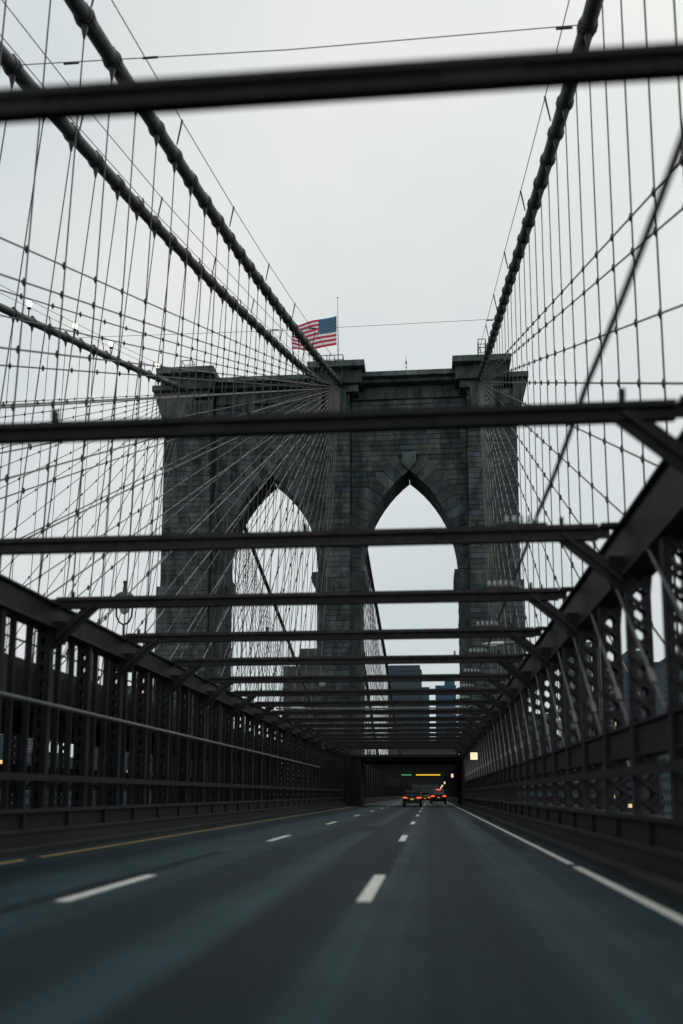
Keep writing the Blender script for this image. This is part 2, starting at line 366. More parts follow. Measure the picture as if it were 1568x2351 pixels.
# opposite roadway and promenade
MB().box(-28.6, -18.2, -6, 100, -.3, 0).build('opposite_road', 'asphalt', kind='structure')
b = MB().box(-16.6, -10.7, -6, 98, 4.62, 4.85)
b.build('promenade', 'wood', kind='structure')
for x, nm in ((-10.75, 'near'), (-16.5, 'far')):
    t = thing('promenade_girder', (x, 20, 3.7), 'dark plate girder carrying the %s edge of the promenade' % ('near right-hand' if nm == 'near' else 'far left-hand'), 'girder')
    MB().box(x-.06, x+.06, -6, 98, 3.75, 4.62).build('web', 'steel_dark', t)
    MB().box(x-.2, x+.2, -6, 98, 3.68, 3.75).build('flange', 'steel_dark', t)
    src = None
    for k in range(38):
        y = 3+2.625*k
        if y > 97: break
        if src is None: src = MB().box(x+.06 if nm == 'near' else x-.2, x+.2 if nm == 'near' else x-.06, y, y+.9, 3.8, 4.58).build('stiffener_plate', 'concrete', t); ys = y
        else: copy_part(src, t, (0, y-ys, 0))
for x, lab in ((-10.8, 'thin wire railing on the near edge of the promenade behind the left truss'), (-16.5, 'thin wire railing on the far edge of the promenade')):
    t = thing('promenade_railing', (x, 20, 4.85), lab, 'railing')
    for z in (5.35, 5.9): MB().tube([(x, -4, z), (x, 97, z)], .03, 6).build('rail_wire', 'clamp', t)
    src = None
    for k in range(19):
        y = 3.5+5.25*k
        if src is None: src = MB().box(x-.04, x+.04, y, y+.08, 4.85, 5.95).build('railing_post', 'clamp', t); ys = y
        else: copy_part(src, t, (0, y-ys, 0))
# ------------------------------------------------------------------ overhead struts
ys_strut = [5.55, 11.2]+[16.6+5.25*k for k in range(16)]
XL, XR, ZS = -9.5, 3.3, 6.07
for i, y in enumerate(ys_strut):
    if i < 12:
        lab = 'nearest blurred overhead steel strut crossing the sky at the top' if i == 0 else '%s overhead steel strut from the camera, spanning the road between the trusses' % ordn(i)
        grp = 'overhead struts'
    else: lab, grp = 'far %s overhead steel strut from the camera, close before the tower portal' % ordn(i), 'overhead struts'
    t = thing('overhead_strut', (-3, y, ZS), lab, 'strut', grp)
    k_ = (.58, .8)[i] if i < 2 else 1.                 # the two nearest drawn slimmer, as motion blur would thin them
    zt, zb_, fw = ZS+.10*k_, ZS-.13*k_, .10*k_
    ms = 'steel_dark' if i < 2 else 'steel'
    MB().box(XL, XR, y-.02, y+.02, zb_, zt).build('web', ms, t)
    MB().box(XL+.2, XR-.2, y-fw, y+fw, zt, zt+.03).box(XL+.2, XR-.2, y-fw-.005, y-fw+.02, zt-.06*k_, zt).build('top_flange', ms, t)
    MB().box(XL+.2, XR-.2, y-fw*.9, y+fw*.9, zb_-.025, zb_).build('bottom_flange', ms, t)
    if i < 10:
        rv = MB(); x = XL+.3
        while x < XR-.3:
            rv.add([(x-.018, y-.02, zb_+.03), (x+.018, y-.02, zb_+.03), (x+.018, y-.02, zb_+.066), (x-.018, y-.02, zb_+.066), (x, y-.036, zb_+.048)], [(0,1,4),(1,2,4),(2,3,4),(3,0,4)]); x += .16
        rv.build('rivets', 'steel', t, kind='stuff')
    for x in (-6.2, -2.9, .4):                          # splice plates
        MB().box(x-.28, x+.28, y-.034, y-.02, zb_+.01, zt-.07*k_).build('splice_plate', 'steel_dark', t)
    for sx, xa, xb in ((1, 2.45, 3.72), (-1, -8.3, -9.5)):
        MB().bar((xa, y, ZS-.03), (xb, y, 4.95), .05, .30, (0, 1, 0)).bar((xa, y, ZS-.03), (xb, y, 4.95), .20, .05, (0, 1, 0)).build('knee_brace', 'steel', t)
        MB().box(min(xb, xb-sx*.45), max(xb, xb-sx*.45), y-.035, y+.035, 5.0, 5.6).build('gusset', 'steel_dark', t)
    MB().box(XR-.15, 3.80, y-.12, y+.12, ZS+.06, ZS+.14).build('end_tab', 'steel_dark', t)
    if 1 <= i < 6:
        for x in (-8.9, -4.9, -2.3, .9, 2.45):
            MB().box(x-.03, x+.03, y-.10, y+.02, ZS+.13, ZS+.27).build('bolt_clip', 'steel_dark', t)
    if 2 <= i < 16:                               # insulators on a small plank
        r = thing('insulator_rack', (1.7, y, ZS+.15), ('row of white insulators on the %s overhead strut from the camera' % ordn(i)) if i < 16 else '', 'insulators', 'insulator racks')
        MB().box(1.28, 2.18, y-.09, y+.09, ZS+.13, ZS+.18).build('plank', 'steel', r)
        src = None
        for k in range(5):
            x = 1.46+.135*k
            if src is None: src = MB().lathe((x, y, ZS+.18), [(.012,0),(.012,.05),(.036,.05),(.042,.085),(.022,.10),(.036,.125),(.032,.155),(.01,.17)], 10).build('insulator', 'porcelain', r, smooth=True); x0 = x
            else: copy_part(src, r, (x-x0, 0, 0))
pts = []
for i in range(1, 16):
    a, c = ys_strut[i-1], ys_strut[i]
    for k in range(6):
        u = k/6; pts.append((2.02, a+(c-a)*u, ZS+.36-.30*u*(1-u)))
MB().tube(pts, .038, 8).build('power_cable', 'black', org=(2.02, 20, 6.5), label='thick black power cable draped along the struts on the right', cat='cable')

# ------------------------------------------------------------------ masonry tower
TX = -10.2
tw = thing('bridge_tower', (TX, 106, 0), 'massive granite bridge tower with two pointed arches spanning the roadways', 'tower')
CO = .62
AC = (-18.3, -2.1); HW = 5.6; ZSP = 27.0; ZAP = 38.5
RA = ((ZAP-ZSP)**2+HW**2)/(2*HW)
def half_open(z, ext=0.):                            # half width of opening (or extrados) at height z
    if z <= ZSP: return HW+(ext if z > ZSP-.01 else 0)
    v = (RA+ext)**2-(z-ZSP)**2
    return max(-9, math.sqrt(v)-(RA-HW)) if v > 0 else -9
big = []; small = []                                  # (x0,x1,y,dep,z0,z1)
def course(x0, x1, z0, z1, y, dep=.35, lmin=1.0, lmax=3.0):
    x = x0
    while x < x1-.02:
        w = random.uniform(lmin, lmax)
        if x1-(x+w) < .55: w = x1-x
        jy = random.gauss(0, .022)
        small.append((x+.012, x+w-.012, y+jy, dep, z0+.012, z1-.012)); x += w
core = MB()
nz_ = int(47.4/CO)
for ic in range(-2, nz_):
    z0 = ic*CO; z1 = z0+CO; zm = (z0+z1)/2
    j = .03*((ic % 2)-.5)
    # recessed panels round the two arches
    for ac, (pa, pb) in zip(AC, ((-25.0, -11.6), (-8.8, 4.6))):
        he = half_open(zm, 1.95) if zm > ZSP else HW
        hc = half_open(zm, .9) if zm > ZSP else HW+j
        if he > 0 and zm < ZAP+2.2:
            if ac-he > pa: course(pa, ac-he, z0, z1, 102)
            if ac+he < pb: course(ac+he, pb, z0, z1, 102)
        else: course(pa, pb, z0, z1, 102, lmin=1.2, lmax=3.4)
        if hc > 0 and zm < ZAP+.4:
            core.box(pa-1, ac-hc, 102.12, 107, z0, z1-.03).box(ac+hc, pb+1, 102.12, 107, z0, z1-.03)
        else: core.box(pa-1, pb+1, 102.12, 107, z0, z1-.03)
    # piers in front
    e = .35 if zm < 25 else 0
    for pa, pb in ((-30.6-e, -25.0), (-11.6, -8.8), (4.6, 10.2+e)):
        course(pa, pb, z0, z1, 100-e*.5, lmin=.8, lmax=2.2)
        core.box(pa+.05+j, pb-.05-j, 100.15-e*.5, 113, z0, z1-.03)
for pa, pb in ((-31.3, -25.2), (-11.5, -8.9), (4.8, 10.9)): core.box(pa, pb, 99.6, 114, -38, -1.25)
core.build('masonry_core', 'core', tw)
def tone():
    v = random.choice((.72, .85, .95, 1.0, 1.08, 1.22))*random.uniform(.85, 1.15); h = random.gauss(.02, .07)
    return (max(.45, v*(1+h*.6)), max(.45, v), max(.45, v*(1-h)))
vis = [b for b in small if b[4] > 5]
vis.sort(key=lambda b: -((b[1]-b[0])*(1.6 if -10 < b[0] < 6 else 1)*(1.25 if b[4] > 27 else .8)))
pick = set(vis[:300])
sm = MB()
for b in small:
    if b in pick: MB().stone(*b, tone()).build('stone_block', 'stone', tw, tones=True)
    else: sm.stone(*b, tone())
sm.build('stone_blocks', 'stone', tw, tones=True, kind='stuff')
# voussoirs, stepped on the outside, running through the wall
NV = 12; amax = math.asin((ZAP-ZSP)/RA)
for ac in AC:
    for sgn in (-1, 1):
        for k in range(NV):
            a0 = amax*k/NV+.002; a1 = amax*(k+1)/NV-.002
            def P(a, r): return (ac+sgn*(r*math.cos(a)-(RA-HW)), ZSP+r*math.sin(a))
            ro = RA+1.95
            i0, i1, o0, o1 = P(a0, RA), P(a1, RA), P(a0, ro), P(a1, ro)
            cx = max(0, (o1[0]-ac)*sgn)*sgn+ac
            if (o1[0]-ac)*sgn < 0:                    # clip at the crown
                tq = (o0[0]-ac)/((o0[0]-o1[0]) or 1); o1 = (ac+sgn*.01, o0[1]+(o1[1]-o0[1])*max(0, min(1, tq)))
            if (i1[0]-ac)*sgn < 0: i1 = (ac+sgn*.01, i1[1])
            poly = [i0, o0, (o0[0], o1[1]), o1, i1] if (o0[0]-ac)*sgn > .3 else [i0, o0, o1, i1]
            MB().prism(poly, 101.93+random.gauss(0, .02), 107.06, tone()).build('voussoir', 'stone', tw, tones=True)
    # shield-shaped keystone
    for s_, y_, nm in ((1., 101.5, 'keystone_shield'), (.74, 101.4, 'shield_panel')):
        zm = 39.75; q = [(-.82, .8), (-.82, -.45), (0, -1.35), (.82, -.45), (.82, .8)]
        MB().prism([(ac+x*s_, zm+z*s_) for x, z in q], y_, 102.4, (1.5, 1.5, 1.45)).build(nm, 'stone', tw, tones=True)
    # imposts: projecting caps at the springing
    for sgn in (-1, 1):
        xe = ac+sgn*HW
        poly = [(xe+sgn*1.5, 24.2), (xe-sgn*.05, 24.2), (xe-sgn*.55, 25.3), (xe-sgn*.55, 26.5), (xe+sgn*1.5, 26.5)]
        MB().prism(poly, 101.5, 107.4, (.75, .75, .75)).build('impost', 'stone', tw, tones=True)
        MB().box(min(xe, xe+sgn*1.5), max(xe, xe+sgn*1.5), 101.72, 101.99, 3, 24.2).build('jamb_pilaster', 'stone', tw, tones=True)
# frieze wall and cornices
def slab(x0, x1, y0, y1, z0, z1, nm, tn=1.):
    c = .06
    b = MB(); n = max(1, int((x1-x0)/2.3)); w = (x1-x0)/n
    for k in range(n): b.stone(x0+k*w+.01, x0+(k+1)*w-.01, y0+random.gauss(0, .015), y1-y0, z0, z1, (tn*random.uniform(.85, 1.12),)*3)
    b.box(x0+.03, x1-.03, y0+.08, y1-.02, z0+.02, z1-.01, (tn*.8,)*3)
    return b.build(nm, 'stone', tw, tones=True)
for pa, pb in ((-25.0, -11.6), (-8.8, 4.6)):
    slab(pa, pb, 101.7, 110, 47.12, 47.75, 'frieze_course'); slab(pa, pb, 101.85, 110, 47.75, 48.7, 'frieze_course', .9)
    slab(pa, pb, 100.6, 111, 48.7, 49.15, 'cornice_course', .95); slab(pa, pb, 99.9, 112, 49.15, 49.75, 'coping', 1.3)
for pa, pb in ((-31.3, -24.5), (-13.6, -7.0), (3.0, 9.6)):
    slab(pa+.8, pb-.8, 99.7, 113, 47.3, 48.15, 'pier_capital', 1.1)
    slab(pa+.35, pb-.35, 99.25, 113.3, 48.15, 49.75, 'cap_block', .7); slab(pa, pb, 98.3, 113.6, 49.75, 50.5, 'coping', 1.3)
for pa, pb in ((-30.3, -27.2), (-11.5, -9.2), (5.0, 7.6)):
    MB().prism([(pa+.25, 43.4), (pb-.25, 43.4), (pb, 45.6), (pb, 47.3), (pa, 47.3), (pa, 45.6)], 99.35, 100.2, (1.2, 1.2, 1.15)).build('pier_bracket', 'stone', tw, tones=True)
for sgn, xe in ((-1, -30.6), (1, 10.2)):              # sloping side brackets with their own ledge
    MB().prism([(xe-sgn*.3, 44.2), (xe+sgn*.1, 44.2), (xe+sgn*1.0, 47.2), (xe+sgn*1.15, 48.0), (xe-sgn*.3, 48.0)], 99.6, 113, (.9, .9, .9)).build('side_bracket', 'stone', tw, tones=True)
    slab(min(xe-sgn*.9, xe+sgn*1.35), max(xe-sgn*.9, xe+sgn*1.35), 99.0, 113.2, 48.0, 48.65, 'side_ledge', 1.05)
# rooftop cages, antenna
def cage(x0, x1, y, z, h, lab):
    t = thing('rooftop_cage', ((x0+x1)/2, y, z), lab, 'railing')
    n = max(2, int((x1-x0)/.75)+1)
    for k in range(n):
        x = x0+(x1-x0)*k/(n-1)
        MB().tube([(x, y, z), (x, y, z+h)], .05, 6).tube([(x, y+1.2, z), (x, y+1.2, z+h)], .04, 6).build('upright', 'steel', t)
    for q in (.35, .68, 1.): MB().tube([(x0, y, z+h*q), (x1, y, z+h*q)], .045, 6).tube([(x0, y+1.2, z+h*q), (x1, y+1.2, z+h*q)], .04, 6).build('cross_rail', 'steel', t)
    MB().tube([(x0, y, z+h), (x0, y+1.2, z+h)], .04, 6).tube([(x1, y, z+h), (x1, y+1.2, z+h)], .04, 6).build('end_rail', 'steel', t)
cage(-12.8, -9.9, 103, 50.5, 3.0, 'steel railing cage on top of the tower under the flag')
cage(6.1, 6.95, 101, 50.5, 3.2, 'small ladder cage on top of the right tower pier')
cage(-29.6, -28.3, 103, 50.5, 3.1, 'ladder cage on top of the left tower pier')
t = thing('antenna', (-2.4, 106, 49.7), 'thin antenna mast on the tower top above the right arch', 'antenna')
MB().tube([(-2.4, 106, 49.7), (-2.4, 106, 54.4)], [.06, .03], 6).build('mast', 'steel_dark', t)
MB().tube([(-2.55, 106, 53.0), (-2.25, 106, 53.0)], .03, 5).lathe((-2.4, 106, 53.4), [(.02,0),(.09,.1),(.09,.4),(.02,.5)], 8).build('array', 'steel_dark', t)
# flagpole and flag
t = thing('flagpole', (-10.75, 106, 50.5), 'slim pale flagpole on the tower top carrying the flag at half mast', 'flagpole')
MB().tube([(-10.75, 106, 50.5), (-10.78, 106, 57), (-10.85, 106, 62.5)], [.11, .09, .05], 8).build('pole', 'pole', t, smooth=True)
MB().lathe((-10.85, 106, 62.5), [(.02,0),(.09,.05),(.09,.14),(.02,.18)], 8).build('truck', 'steel_dark', t)
fl = thing('flag', (-10.95, 106, 56.4), 'red, white and blue flag with stars and stripes blowing left from the flagpole', 'flag')
FW, FH = 5.9, 3.75
def fp(u, v, off=0.):                                 # u along the fly (leftwards), v down
    x = -10.98-FW*u*(.93+.03*math.sin(v*3)); z = 60.15-FH*v-.95*u*(1-.55*v)+.22*math.sin(u*7+v*1.5)*u - .25*math.sin(u*3.2)*v
    if v > .8 and u > .85: z += -.25*(u-.85)/.15*(v-.8)/.2
    y = 106+.35*math.sin(u*8.0+v*2.0)*(.2+u)-off
    return (x, y, z)
def fpatch(b, u0, u1, v0, v1, nu, nv, th=.03):
    for q in (0, 1):
        k = len(b.v); vs = [fp(u0+(u1-u0)*i/nu, v0+(v1-v0)*j/nv, th*(.5-q)) for j in range(nv+1) for i in range(nu+1)]
        fs = [(j*(nu+1)+i, j*(nu+1)+i+1, (j+1)*(nu+1)+i+1, (j+1)*(nu+1)+i) for j in range(nv) for i in range(nu)]
        b.add(vs, fs if q else [f[::-1] for f in fs])
for i in range(13):
    u0 = .4 if i < 7 else 0
    b = MB(); fpatch(b, u0, 1, i/13, (i+1)/13, 16, 1); b.build('stripe', 'f_red' if i % 2 == 0 else 'f_white', fl)
b = MB(); fpatch(b, 0, .4, 0, 7/13, 8, 6); cant = b.build('canton', 'f_blue', fl)
for r_ in range(9):
    for c_ in range(6 if r_ % 2 == 0 else 5):
        u = .4*((c_+.5)/6 if r_ % 2 == 0 else (c_+1)/6); v = (7/13)*(r_+.7)/9.4
        c = fp(u, v, .05); b = MB()
        pl = []
        for k in range(10):
            a = math.pi/2+k*math.pi/5; rr = .075 if k % 2 == 0 else .032
            pl.append((c[0]+rr*math.cos(a), c[2]+rr*math.sin(a)))
        b.prism(pl, c[1]-.012, c[1]+.012); b.build('star', 'f_white', cant)

# ------------------------------------------------------------------ main cables, suspenders, stays
def lerp_tab(tab, y):
    if y <= tab[0][0]: a, b = tab[0], tab[1]
    elif y >= tab[-1][0]: a, b = tab[-2], tab[-1]
    else:
        for a, b in zip(tab, tab[1:]):
            if a[0] <= y <= b[0]: break
    return a[1]+(b[1]-a[1])*(y-a[0])/(b[0]-a[0])
def zc(y):
    if y <= 100: s = 100-y; return 48.3-.3217*s+.00066*s*s
    if y <= 113: return 48.3
    s = y-113; return 48.3-.40*s+.0006*s*s
CB = dict(
    D=dict(tab=[(-20,6.0),(30,6.05),(60,5.85),(100,6.0),(113,6.0),(240,6.6)], bot=.05, y0=2, lab='right outer'),
    B=dict(tab=[(-20,-12.9),(27,-11.9),(50,-11.35),(64,-10.95),(77,-10.5),(100,-9.8),(113,-9.8),(136,-9.62),(171,-8.3),(240,-7.2)], bot=-.9, y0=2, lab='nearer inner'),
    C=dict(tab=[(-20,-17.0),(30,-15.8),(37,-15.5),(45,-15.1),(70,-13.5),(100,-11.8),(113,-11.8),(171,-12.6),(240,-13)], bot=-2.6, y0=20, lab='farther inner'),
    A=dict(tab=[(20,-33.6),(60,-30.9),(71,-29.8),(83,-29.0),(100,-27.8),(113,-27.8),(131,-27.5),(159,-26.0),(240,-24)], bot=-1.0, y0=52, lab='far left outer'))
HY = 22.76; HS = 2.6
def hang_ys(y0, y1):
    k = math.ceil((y0-HY)/HS); out = []
    while HY+k*HS < y1: out.append(HY+k*HS); k += 1
    return out
for key, c in CB.items():
    X = lambda y, c=c: lerp_tab(c['tab'], y)
    ya = c['y0']
    t = thing('main_cable', (X(ya), ya, zc(ya)), {'D': 'thick dark suspension cable rising alone on the right side of the sky', 'B': 'thick suspension cable rising left of the flag, nearer of the inner pair', 'C': 'suspension cable left of the inner pair, landing just left of the centre pier', 'A': 'far left suspension cable with small lamps on top'}[key], 'cable')
    n = 60; pts = [(X(y), y, zc(y)) for y in [ya-4+(104-ya)*i/n for i in range(n+1)]]
    MB().tube(pts, .30, 14).build('cable', 'cable', t, smooth=True)
    hy = hang_ys(ya-2, 97.5)
    for y in hy:                                       # cast bands with a tapering socket for each suspender
        p = Vector((X(y), y, zc(y))); d = Vector((X(y+.5)-X(y-.5), 1, zc(y+.5)-zc(y-.5))).normalized()
        b = MB().tube([p-d*.30, p-d*.27, p-d*.09, p-d*.06, p+d*.06, p+d*.09, p+d*.27, p+d*.30], [.31,.345,.345,.385,.385,.345,.345,.31], 12)
        b.tube([p+Vector((0,0,-.2)), p+Vector((0,0,-.42)), p+Vector((0,0,-.85))], [.19,.13,.04], 6)
        b.box(p.x-.10, p.x+.10, y-.12, y+.12, p.z+.30, p.z+.48)
        b.build('cable_band', 'band', t)
    # hand ropes on stanchions
    for sd in (-.55, .55):
        yy = [ya-4+9.9*i for i in range(12) if ya-4+9.9*i < 100]
        if yy[-1] < 99: yy.append(99)
        MB().tube([(X(y)+sd, y, zc(y)+1.35) for y in yy], .022, 5).build('hand_rope', 'clamp', t)
        for y in yy[1:-1]: MB().tube([(X(y)+sd*.6, y, zc(y)+.2), (X(y)+sd, y, zc(y)+1.42)], [.035, .05], 5).build('stanchion', 'band', t)
    grp = 'suspender ropes of the %s cable' % c['lab']
    for ih, y in enumerate(reversed(hy)):
        xb = X(y)+c['bot']; zt = zc(y)-.8
        MB().tube([(X(y), y, zt), (xb, y, 1.5)], .0255, 6).build('suspender_rope', 'susp', org=(xb, y, 1.5), label='vertical suspender rope under the %s cable, %s counted out from the tower' % (c['lab'], ordn(ih)), cat='rope', group=grp)
    # radiating diagonal stays
    Ls = [116.1, 112, 104.5, 99, 93]+[93-5.25*k for k in range(1, 16)]
    if key == 'A': Ls = [l for l in Ls if l < 100]
    for iL, L in enumerate(Ls):
        yb = 100-L; xb = X(yb)+c['bot']; top = Vector((X(100), 99.3, 47.6)); bo = Vector((xb, yb, 1.5))
        st = thing('diagonal_stay', tuple(bo), 'diagonal stay fanning from the tower below the %s cable, %s from the flattest' % (c['lab'], ordn(iL)), 'rope', 'diagonal stays of the %s cable' % c['lab'])
        MB().tube([top, bo], .031, 6).build('stay_rope', 'rope', st)
        b = MB()
        for y in hang_ys(max(yb, ya-6), 95):
            f = (top.y-y)/(top.y-yb); p = top.lerp(bo, f)
            if p.z > zc(y)-1: continue
            s = .105; xm = X(y)+c['bot']*(zc(y)-p.z)/max(1, zc(y)-1.5)
            q = (bo-top).normalized()
            b.tube([p-q*.16, p-q*.07, p+q*.07, p+q*.16], [.03, .06, .06, .03], 6).tube([(p.x, p.y, p.z-.13), (p.x, p.y, p.z-.05), (p.x, p.y, p.z+.05), (p.x, p.y, p.z+.13)], [.028, .052, .052, .028], 6)
        if b.v: b.build('rope_clamps', 'clamp', st, kind='stuff')
    # side span beyond the tower
    t = thing('main_cable', (X(116), 116, zc(116)), 'suspension cable descending beyond the tower from the %s saddle' % c['lab'], 'cable', 'side span cables')
    MB().tube([(X(y), y, zc(y)) for y in [112+4*i for i in range(32)]], .3, 10).build('cable', 'band', t, smooth=True)
    for y in [116+2.6*i for i in range(44 if key != 'D' else 3)]:
        if zc(y) < 4: break
        MB().tube([(X(y), y, zc(y)), (X(y)-.3, y, 3)], .045, 5).build('suspender_rope', 'susp', org=(X(y), y, 3), label='suspender rope beyond the tower, below the side span of the %s cable' % c['lab'], cat='rope', group='side span suspenders of the %s cable' % c['lab'])
for key in 'ABC':
    c = CB[key]
    for k in range(17):
        yb = 128+5.25*k; a = Vector((lerp_tab(c['tab'], 113), 113.3, 47.4)); b_ = Vector((lerp_tab(c['tab'], yb)-.3, yb, 3))
        MB().tube([a, b_], .04, 5).build('diagonal_stay', 'susp', org=tuple(b_), label='diagonal stay rope beyond the tower, below the side span of the %s cable' % c['lab'], cat='rope', group='side span stays of the %s cable' % c['lab'])
# lamps along the far left cable
for i, y in enumerate((63.8, 71.0, 78.3, 90)):
    x = lerp_tab(CB['A']['tab'], y); z = zc(y)
    t = thing('cable_lamp', (x, y, z), '%s small glowing lamp on the far left cable, counted from the left' % ordn(i), 'lamp', 'lamps on the far left cable')
    MB().tube([(x, y, z+.2), (x, y, z+.9)], .05, 6).build('stem', 'band', t)
    MB().lathe((x, y, z+.9), [(.06,0),(.17,.06),(.14,.18),(.05,.2)], 8).build('socket', 'band', t)
    MB().lathe((x, y, z+1.1), [(.05,0),(.17,.12),(.22,.3),(.17,.48),(.03,.56)], 10).build('bulb', 'bulb', t, smooth=True)
# cross wires between the cables
for y, lab in ((30.5, 'thin cross wire linking the main cables at the top of the view'), (70, 'thin cross wire linking the main cables above the flag')):
    xa = lerp_tab(CB['C']['tab'], y) if y > 40 else lerp_tab(CB['C']['tab'], y); xb = 5.9; z = zc(y)
    if y > 40: xa = lerp_tab(CB['A']['tab'], y)
    t = thing('cross_wire', (xa, y, z), lab, 'wire')
    MB().tube([(xa, y, z+.05), ((xa+xb)/2, y, z-.12), (xb, y, z+.05)], .018, 6).build('wire', 'pipe', t)
    for x in (lerp_tab(CB['B']['tab'], y)+1.5, lerp_tab(CB['B']['tab'], y)-1.6, xb-.7):
        MB().bar((x-.3, y, z-.04), (x+.3, y, z-.04), .06, .06, (0, 1, 0)).build('turnbuckle', 'clamp', t)

# ------------------------------------------------------------------ beyond the portal
pr = thing('portal_roof', (-2.4, 104, 5.3), 'dark roof over the road inside the right tower arch, with beams running on beyond', 'roof')
MB().box(-8.75, 4.55, 100.6, 114, 5.3, 5.6).build('deck_plate', 'steel_dark', pr)
for xa, xb in ((-8.78, -7.62), (3.42, 4.58)): MB().box(xa, xb, 100.9, 101.4, 0, 5.3).build('portal_shade_plate', 'steel_dark', pr)  # added dark plates over the pale stone jambs, standing in for shade
MB().box(-9.40, -8.70, 99.2, 99.75, 0, 5.75).build('portal_shade_plate', 'steel_dark', pr)  # added dark plate hiding the lit base of the centre pier
src = None
for k in range(50):
    y = 101.5+5.25*k
    if src is None: src = MB().box(-8.3, 3.5, y, y+.25, 4.95, 5.29).build('cross_beam', 'steel_dark', pr); ys = y
    else: copy_part(src, pr, (0, y-ys, 0))
for x, lab in ((3.62, 'dark plated side wall of the covered road, right side beyond the portal'), (-8.75, 'dark plated side wall of the covered road, left side beyond the portal')):
    t = thing('passage_wall', (x, 110, 0), lab, 'wall')
    MB().box(x-.1, x+.1, 110, YEND, 0, 5.3).build('plate', 'steel_dark', t)
    s = -1 if x > 0 else 1; src = None
    for k in range(60):
        y = 110.5+5.25*k
        if src is None: src = MB().box(min(x, x+s*.3), max(x, x+s*.3), y, y+.3, .8, 5.2).build('post', 'steel_dark', t); ys = y
        else: copy_part(src, t, (0, y-ys, 0))
    MB().box(min(x, x+s*.45), max(x, x+s*.45), 110, YEND, .02, .8).build('barrier', 'kerb', t)
for x0, x1, m, lab in ((-2.4, 1.55, 'amber', 'long amber light bar hung across the road inside the dark portal'), (-4.75, -3.15, 'green', 'short green light bar left of the amber bar inside the dark portal')):
    t = thing('light_bar', ((x0+x1)/2, 150, 4.4), lab, 'light')
    MB().box(x0-.1, x1+.1, 150.06, 150.3, 4.2, 4.62).build('housing', 'steel_dark', t)
    MB().box(x0, x1, 149.98, 150.05, 4.31, 4.47).build('led_strip', m, t)
    for x in (x0+.3, x1-.3): MB().tube([(x, 150.15, 4.62), (x, 150.15, 4.96)], .04, 6).build('hanger', 'steel_dark', t)
for i, (y, z) in enumerate(((70.7, 4.18), (138, 4.02), (216, 3.9), (262, 3.6), (300, 3.35))):
    t = thing('lit_sign', (3.3, y, z), ['largest glowing square sign on the right truss before the portal', 'second glowing square sign on the right, just inside the portal', 'third, smaller glowing square sign on the right inside the portal', 'tiny fourth glowing square sign deep in the portal', 'farthest tiny glowing sign deep in the portal'][i], 'sign', 'glowing square signs')
    h = .27
    MB().box(3.3-h-.03, 3.3+h+.03, y+.01, y+.12, z-h-.03, z+h+.03).build('case', 'steel_dark', t)
    f = MB().box(3.3-h, 3.3+h, y-.02, y+.008, z-h, z+h).build('face', 'signface', t)
    if i < 2:
        MB().box(3.2, 3.4, y-.026, y-.021, z+.09, z+.15).box(3.14, 3.42, y-.026, y-.021, z-.07, z-.03).build('lettering', 'signink', f)
    MB().box(3.5, 3.7, y+.02, y+.1, z-.05, z+.05).build('bracket', 'steel_dark', t)

# ------------------------------------------------------------------ street lamps
def cobra(pts, head, lab):
    t = thing('street_lamp', pts[0], lab, 'lamp')
    MB().tube(pts, .055, 8).build('arm', 'pipe', t, smooth=True)
    (x0, x1, y, z) = head; s = 1 if x1 > x0 else -1
    prof = [(0, .16), (.45, .15), (.75, .10), (1., .03)]; rings = []
    for u, hh in prof:
        x = x0+(x1-x0)*u; w = .15*(1-.5*u*u)
        rings.append([(x, y+w*math.cos(a), z+(hh*.62*math.sin(a) if math.sin(a) > 0 else hh*.38*math.sin(a))) for a in [2*math.pi*k/12*(-s) for k in range(12)]])
    MB().loft(rings).build('lamp_head', 'alu', t, smooth=True)
    MB().box(min(x0+(x1-x0)*.3, x0+(x1-x0)*.8), max(x0+(x1-x0)*.3, x0+(x1-x0)*.8), y-.09, y+.09, z-.075, z-.04).build('lens', 'lampglass', t)
cobra([(3.72, 31.8, 5.9), (3.55, 31.8, 6.22), (3.30, 31.8, 6.50), (2.95, 31.8, 6.53), (2.55, 31.8, 6.50)], (2.58, 1.83, 31.8, 6.48), 'pale street lamp head on a bent arm over the road from the right truss')
cobra([(-9.6, 60.6, 6.0), (-9.75, 60.6, 6.5), (-10.0, 60.6, 6.95), (-10.3, 60.6, 7.0), (-9.2, 60.6, 7.02)], (-9.3, -8.3, 60.6, 7.02), 'street lamp head leaning over the left truss chord far ahead')
MB().tube([(3.62, 61.4, 7.32), (3.0, 61.4, 7.28), (2.5, 61.4, 7.02), (-9.4, 61.4, 7.02), (-9.5, 61.4, 6.1)], .05, 8).build('cross_pipe', 'pipe', org=(3.6, 61.4, 6.2), smooth=True, label='slim grey pipe crossing above the road between the far struts', cat='pipe')
def prom_lamp(x, y, z, lab):
    t = thing('promenade_lamp', (x, y, 4.85), lab, 'lamp', 'promenade lamps')
    MB().lathe((x, y, 4.85), [(.2,0),(.2,.3),(.1,.5),(.075,2.),(.065,z-6.3)], 10).build('post', 'clamp', t, smooth=True)
    zb = z-1.5
    for s in (-1, 1):                                  # lyre-shaped yoke holding the lantern
        MB().tube([(x, y, zb+.05), (x+s*.25, y, zb+.2), (x+s*.40, y, zb+.5), (x+s*.42, y, zb+.9), (x+s*.38, y, zb+1.3)], .05, 6).build('yoke_arm', 'clamp', t)
    MB().lathe((x, y, z-.9), [(.05,0),(.2,.12),(.29,.35),(.29,.6),(.22,.78)], 14).build('globe', 'lampglass', t, smooth=True)
    MB().lathe((x, y, z-.12), [(.25,-.02),(.56,0),(.54,.06),(.42,.26),(.26,.36),(.12,.40),(.11,.62),(.09,.66),(.09,.85),(.12,.88),(.1,.98),(.02,1.0)], 14).build('hood', 'concrete', t, smooth=True)
